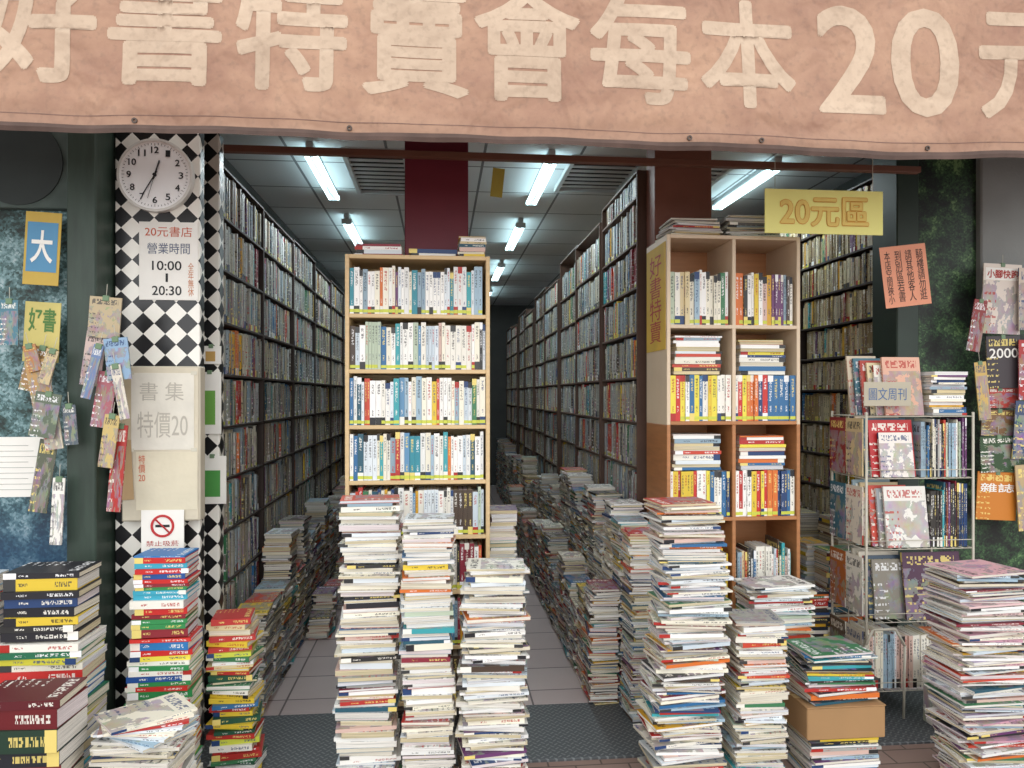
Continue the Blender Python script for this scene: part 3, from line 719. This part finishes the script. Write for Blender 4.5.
ep=grp('electrical_panel','cream metal electrical panel mounted on the tiled pillar','electrical box',((bx[0]+bx[1])/2,3.16,bz[0]))
pm_=mat('cream_metal','cfc6b2',.5,var=.18,scale=7)
box('body',bx[0],bx[1],3.135,3.1998,bz[0],bz[1],pm_,ep,bev=.004)
box('door',bx[0]+.006,bx[1]-.006,3.131,3.1349,bz[0]+.006,bz[1]-.006,mat('cream_metal_door','d2c8b2',.5,var=.22,scale=9),ep,bev=.001)
g,T,_=board('paper_notice','aged white handwritten paper notice taped to the electrical panel','notice',131,373,194,450,3.1288,aged_p,th=.002)
T('書 集',.14,.84,.12,.36,faint_i); T('特價20',.1,.9,.5,.84,faint_i)
tp=mat('clear_tape','cfcab8',.25,var=.05)
x0,x1,z0,z1=_
for (a,b_) in ((x0,z1),(x1,z1),(x0,z0),(x1,z0)): box('tape',a-.012,a+.012,3.1278,3.1287,b_-.007,b_+.007,tp,g,bev=0)
g,T,_=board('blank_paper','blank yellowed paper taped to the electrical panel','paper',136,452,197,510,3.1292,mat('yellowed_paper','ddd4bc',.85,var=.14,bump=.3,bscale=18),th=.0016)
T('特\n價\n20',.04,.15,.05,.5,or_i)
for (a_,b2,c_,d_,Yq,cc,tl_) in ((117,368,130,440,3.129,'c8b89a',2),(118,440,134,500,3.126,'b89a72',-3)):
    board('leaflet',f'{cname(cc)} paper leaflet clipped to the electrical panel','leaflet',a_,b2,c_,d_,Yq,mat('leaflet_'+cc,cc,.8,var=.2),th=.001,tilt=tl_)
g,T,(a,b_,c,d)=board('no_smoking_sign','white no smoking sign with red prohibition ring','sign',141,510,184,552,3.12,white_p,th=.003)
mx=(a+b_)/2; mz=c+(d-c)*.62; rr=(d-c)*.27
ring('prohibition_ring',(mx,mz),rr*.8,rr,3.1165,3.1195,mat('sign_red','c0262a',.5),g,n=40)
rods('prohibition_bar',[((mx-rr*.62,3.1175,mz+rr*.62),(mx+rr*.62,3.1175,mz-rr*.62))],.0035,mat('sign_red','c0262a'),g,n=6)
box('cigarette_symbol',mx-rr*.6,mx+rr*.6,3.1182,3.1198,mz-.005,mz+.005,black_i,g,bev=0)
T('禁止吸菸',.12,.88,.73,.86,red_i)
for (p0,q0,p1,q1,cc) in ((198,372,221,434,'6fa84a'),(198,456,226,504,'4f9a4a'),(201,346,221,364,'c8a05a')):
    g,T,(a,b_,c,d)=board('hanging_booklet',f'white booklet with {cname(cc)} panel hanging on the inner pillar','booklet',p0,q0,p1,q1,3.425,white_p,th=.008)
    g['group']='booklets hung on the pillar'
    box('colour_panel',a+.02,b_-.025,3.4235,3.4249,c+(d-c)*.15,c+(d-c)*.7,mat('panel_print_'+cc,cc,.5),g,bev=0)
    box('clip',(a+b_)/2-.01,(a+b_)/2+.01,3.42,3.436,d-.01,d+.008,clipm,g)

# ---------------- hanging magazines ----------------
def hang(px0,py0,px1,py1,Y,col,ink=None,tilt=0,label=None,t=.006,title=None,string=.05,tcol=None):
    x0,x1=X(px0,Y),X(px1,Y); pm=(px0+px1)/2; z1,z0=Z(pm,py0,Y),Z(pm,py1,Y)
    g=grp('hanging_magazine',label or f'{cname(col)} magazine hanging from a clip and string','magazine',((x0+x1)/2,Y,z1),group='magazines hung on clips')
    mb=MB(); mb.book((x0,Y,z0),(0,1,0),(0,0,1),(1,0,0),t,z1-z0,x1-x0,col,ink or inkfor(col),k=.0008,style=2.0 if title else 0.0)
    place('magazine_body',mb.mesh('magazine_body'),g)
    xm=(x0+x1)/2
    box('clip',xm-.012,xm+.012,Y-.004,Y+t+.004,z1-.016,z1+.006,clipm,g,bev=.002)
    rods('string',[((xm,Y+t/2,z1),(xm,Y+t/2,z1+string))],.0012,string_m,g,n=5)
    if title: text(title,x0+(x1-x0)*.08,x1-(x1-x0)*.08,z1-(z1-z0)*.42,z1-(z1-z0)*.24,Y-.001,tcol or red_i,g,off=0,bold=.0008)
    g.rotation_euler=(0,math.radians(tilt),0)
    return g
LY=3.03
g,T,(a,b_,c,d)=board('hanging_poster','yellow poster with blue square and white character','poster',22,212,58,285,LY,mat('faded_yellow','c9a94a',.6,var=.2),tilt=3)
box('blue_square',a+.01,b_-.01,LY-.0015,LY-.0002,c+(d-c)*.18,c+(d-c)*.86,mat('sky_blue_print','4f8db4',.5,var=.15),g,bev=0)
text('大',a+.025,b_-.025,c+(d-c)*.3,c+(d-c)*.75,LY-.0028,white_p,g,off=.02)
g,T,_=board('hanging_poster','pale yellow poster with green characters','poster',22,302,58,362,LY,mat('pale_yellow_print','cdbf72',.6,var=.2),tilt=3)
T('好書',.12,.88,.1,.5,mat('green_ink','4f7a3a',.6),off=.02)
g,T,_=board('paper_notice','white printed notice sheet on the mural wall','notice',-6,437,44,497,3.1372,white_p,th=.0027)
tl=[]
for i in range(9):
    tl.append(((g.location.x-.08,3.136,g.location.z+.03+i*.022),(g.location.x+.075-.02*(i%3),3.136,g.location.z+.03+i*.022)))
rods('printed_lines',tl,.0010,mat('grey_print','b4b4b0',.8),g,n=4)
for p in ((28,347,58,393,LY-.02,'9c7a4c',12),(24,360,46,408,LY-.04,'b8925c',-10),(36,393,62,438,LY-.06,'5e6a58',10),(38,400,56,450,LY-.035,'d8cfb8',-8),(40,440,58,513,LY-.02,'5a5f4e',9),(0,300,18,345,LY-.02,'4a7a8a',0),(53,478,65,545,LY-.05,'ece8e0',3),
          (90,297,122,338,LY-.06,'b8a684',4),(87,332,107,386,LY-.05,'c8b0a8',8),(103,338,127,380,LY-.08,'8aa8c4',-6),(99,372,118,428,LY-.06,'a8606a',9),(105,415,120,468,LY-.08,'c8b070',8),(114,425,128,512,LY-.05,'b0302c',5),(62,405,75,445,LY-.05,'55606a',-4),(22,345,35,372,LY-.05,'b0784a',-14),(47,350,59,385,LY-.07,'c8b48a',16),(94,345,104,400,LY-.09,'6a80a8',14),(110,365,120,420,LY-.09,'d8d0c0',-10)):
    px0,py0,px1,py1,Yq,col,tl_=p
    hang(px0,py0,px1,py1,Yq,col,tilt=tl_)
RY=3.62
for p,ttl,tc_ in (((984,264,1022,334,RY,'ddd0c4',2),None,None),((986,336,1020,388,RY-.02,'3c3438',-2),'2000',white_p),((982,388,1018,408,RY+.0,'b04038',0),None,None),((982,410,1018,436,RY-.01,'7a5a3a',2),None,None),((980,436,1018,472,RY-.03,'2e4a2a',-2),None,None),((978,472,1018,520,RY-.02,'c87a28',3),'雜誌',white_p),
    ((1019,268,1050,330,RY-.03,'c8b8a8',0),None,None),((1019,340,1052,400,RY-.05,'a83030',0),None,None),((1016,402,1050,460,RY-.05,'3a4a6a',4),None,None),((1015,464,1050,530,RY-.05,'b8a078',-4),None,None),((975,300,988,352,RY-.05,'8a3030',10),None,None),((974,362,986,420,RY-.05,'c8a860',-6),None,None)):
    g=hang(*p[:6],tilt=p[6],title=ttl,tcol=tc_)
    if p[0]==984:
        a,b_=X(986,RY),X(1020,RY); zz1=Z(1003,264,RY)
        box('masthead_band',a,b_,RY-.0012,RY-.0002,zz1-.085,zz1-.022,white_p,g,bev=0)
        text('小腳快跑',a+.008,b_-.008,zz1-.075,zz1-.032,RY-.0022,red_i,g,bold=.001)

# ---------------- signs on the right ----------------
g,T,(a,b_,c,d)=board('price_zone_sign','yellow hanging sign with pale orange characters above the aisle','sign',765,190,883,234,3.32,mat('washed_yellow','fff898',.5,var=.03),th=.006)
text('20元區',a+(b_-a)*.13,a+(b_-a)*.87,c+(d-c)*.18,c+(d-c)*.82,3.3188,mat('sign_orange_edge','e8a438',.5),g,bold=.0055)
text('20元區',a+(b_-a)*.13,a+(b_-a)*.87,c+(d-c)*.18,c+(d-c)*.82,3.3170,mat('pale_orange_yellow','ffd878',.5),g,bold=.0022)
rods('string',[((a+.05,3.323,d),(a+.05,3.323,2.68))],.0015,string_m,g); rods('string',[((b_-.05,3.323,d),(b_-.05,3.323,2.68))],.0015,string_m,g)
g,T,_=board('handwritten_sign','orange card with handwritten vertical characters','sign',886,245,932,306,3.45,mat('salmon_card','ea9f80',.7,var=.08),th=.002,tilt=-7)
T('騎\n樓\n請\n勿\n逛',.77,.92,.08,.92,black_i,space=.9); T('請\n其\n他\n客\n人',.53,.68,.08,.92,black_i,space=.9); T('到\n別\n區\n若\n書',.30,.45,.08,.92,black_i,space=.9); T('本\n店\n空\n間\n狹\n小',.08,.21,.08,.94,black_i,space=.9)
board('hanging_tag','small yellow price tag card hanging from the rail','tag',490,168,502,197,3.515,mat('tag_yellow','b8a94a',.6),th=.002,tilt=6)
g=grp('price_strip','yellow paper strip with red characters on the bookcase side','sign',(1.078,3.63,1.72))
box('paper',1.0775,1.0798,3.47,3.79,1.72,2.24,mat('yellow_paper','d9b23e',.7,var=.25),g,bev=0)
me=text_mesh('好\n書\n特\n賣',.0,.95)
xs=[v.co.x for v in me.vertices]; ys=[v.co.y for v in me.vertices]
A0,A1,B0,B1=min(xs),max(xs),min(ys),max(ys)
for v in me.vertices:
    fx=(v.co.x-A0)/(A1-A0); fz=(v.co.y-B0)/(B1-B0)
    v.co=Vector((1.0765,3.73-fx*.2,1.76+fz*.44))
me.materials.clear(); me.materials.append(red_i); place('lettering',me,g)

# ---------------- wire magazine rack ----------------
kx0,kx1,ky0,ky1=1.97,2.50,3.26,3.56
rk=grp('magazine_rack','white wire magazine rack loaded with books and magazines','rack',((kx0+kx1)/2,(ky0+ky1)/2,0))
for px_,py_ in ((kx0,ky0),(kx1,ky0),(kx0,ky1),(kx1,ky1)): rods('post',[((px_,py_,0),(px_,py_,1.42))],.006,wire_w,rk)
levels=[.12,.44,.78,1.11,1.40]
for z in levels:
    s=[((kx0,ky0,z),(kx1,ky0,z)),((kx0,ky1,z),(kx1,ky1,z)),((kx0,ky0,z),(kx0,ky1,z)),((kx1,ky0,z),(kx1,ky1,z))]
    n=12
    for i in range(1,n):
        xx=kx0+(kx1-kx0)*i/n; s.append(((xx,ky0,z),(xx,ky1,z)))
    if z<1.3: s+= [((kx0,ky0,z+.04),(kx1,ky0,z+.04))]
    rods('wire_shelf',s,.0022,wire_w,rk,n=6)
segs=[]
for z in (.3,.95): segs+=[((kx0,ky0,z),(kx0,ky1,z))]
segs+=[((kx0,ky0+(ky1-ky0)*.5,.1),(kx0,ky0+(ky1-ky0)*.5,1.4))]
rods('side_grid',segs,.0022,wire_w,rk,n=6)
pts=[(kx0-.02,ky0-.02,.0),(kx0-.02,ky0-.03,.35),(kx0+.01,ky0-.035,.42),(kx0+.12,ky0-.035,.42),(kx0+.17,ky0-.03,.34),(kx0+.17,ky0-.02,.0)]
rods('front_hoop',[(pts[i],pts[i+1]) for i in range(5)],.006,wire_w,rk)
g,T,_=board('rack_label_sign','faded beige card with blue characters clipped on the rack','sign',864,382,911,406,3.235,mat('beige_grey_card','b8b09c',.7,var=.12),th=.003)
T('圖文周刊',.1,.9,.24,.76,blue_i)
def facing(x0,z0,w,h,y,col,ink=None,label=None,tilt=-8,t=.012,title=None,tm=None):
    g=grp('display_book',label or f'{cname(col)} book displayed cover outward on the rack','book',(x0+w/2,y,z0),group='books displayed on the wire rack')
    mb=MB(); mb.book((x0,y,z0),(0,1,0),(0,0,1),(1,0,0),t,h,w,col,ink or inkfor(col),k=.001,style=2.0 if title else 0.0)
    place('cover_and_pages',mb.mesh('cover_and_pages'),g)
    g.rotation_euler=(math.radians(tilt),0,0)
    return g
rg=dict(group='books standing in the wire rack',lab='in the white wire rack')
for i in range(3): facing(kx0+.012+.02*i,1.115,.22,.285-.008*i,ky0+.075-.018*i,('c8b8a0','27586a','b8282c')[i],label=('cream','blue','red')[i]+' hardcover displayed outward on the rack',title=i==2)
facing(kx0+.085,1.115,.165,.21,ky0+.014,'e6ded6',label='white magazine with red and blue sketch cover')
row(None,(kx0+.285,ky0+.02,1.112),(1,0,0),(0,1,0),.235,.24,.28,.2,mode='any',tmin=.005,tmax=.011,tag=0,**rg)
for i in range(4): facing(kx0+.012+.027*i,.785,.19,.31-.012*i,ky0+.095-.019*i,('8aa0a8','c8b48a','c84a3a','9aa0a4')[i])
facing(kx0+.115,.785,.21,.285,ky0+.014,'e4e0d8',ink='b0281f',label='white fashion magazine with illustrated cover')
row(None,(kx0+.335,ky0+.02,.782),(1,0,0),(0,1,0),.185,.26,.31,.2,mode='dark',tmin=.005,tmax=.012,tag=0,**rg)
for i in range(4): facing(kx0+.012+.02*i,.445,.20,.32-.015*i,ky0+.095-.019*i,('a8a090','d8d0c0','46586a','8a8478')[i])
facing(kx0+.21,.445,.29,.31,ky0+.014,'4c2a44',label='dark purple illustrated album standing in the rack')
row(None,(kx0+.02,ky0+.02,.122),(1,0,0),(0,1,0),.50,.24,.30,.2,mode='light',tmin=.007,tmax=.022,tag=0,**rg)
for zi,cs in ((1.12,('c8b48a','8a3030')),(.80,('d8d0c0','3c6a7a')),(.47,('e0dcd0','a8602c')),(.13,('c8c0b0','5a4a3a'))):
    for j,cc in enumerate(cs):
        yy=ky0+.01+j*.148
        g=grp('display_book',f'{cname(cc)} magazine leaning on the rack side','book',(kx0-.012,yy,zi),group='magazines on the rack side')
        mb=MB(); mb.book((kx0-.008,yy,zi),(-1,0,0),(0,0,1),(0,1,0),.006,.27,.14,cc,inkfor(cc),k=.0008); place('cover_and_pages',mb.mesh('cover_and_pages'),g)
zz=1.404
for i in range(5): facing(kx0+.012+.022*i,zz,.15,.29-.012*i,ky0+.15-.019*i,('c8b8a0','3c6a7a','a8382c','d8c8a0','e8e4d8')[i])
facing(kx0+.13,zz,.19,.28,ky0+.05,'d8a890',ink='b0281f',label='magazine with a smiling portrait cover')
stack(None,kx0+.43,ky0+.10,zz,zz+.21,.18,.15,mode='any',tmin=.008,tmax=.018,name='comic_magazine',cat='magazine',kind='magazine',group='magazines on the wire rack',lab='lying on the white wire rack',spine=.7,wob=.003,ang=5,grow=0,k=.0008)
row(None,(kx0+.25,3.06,-.001),(1,0,0),(0,1,0),.16,.24,.32,.17,mode='light',tmin=.02,tmax=.04,group='books standing at the rack foot',lab='on the ground beside the rack',tag=0)

place('shelved_books',STUFF['book'].mesh('shelved_books'),label='hundreds of old books crammed upright on the aisle shelves',cat='books',kind='stuff')
place('floor_stacked_magazines',STUFF['magazine'].mesh('floor_stacked_magazines'),label='low stacks of books and magazines lining the aisle floors',cat='books',kind='stuff')

# ---------------- light ----------------
w=bpy.data.worlds.new('world'); sc.world=w; w.use_nodes=True
bg=w.node_tree.nodes['Background']; bg.inputs[0].default_value=(.95,.98,1,1); bg.inputs[1].default_value=1.35
sl=bpy.data.lights.new('sun','SUN'); sl.energy=1.6; sl.angle=math.radians(60); sl.color=(1,.995,.98)
so=bpy.data.objects.new('sun',sl); COL.objects.link(so); so.rotation_euler=Vector((-.05,1,-.24)).to_track_quat('-Z','Y').to_euler()
print('COUNTS',COUNT,len(bpy.data.objects))
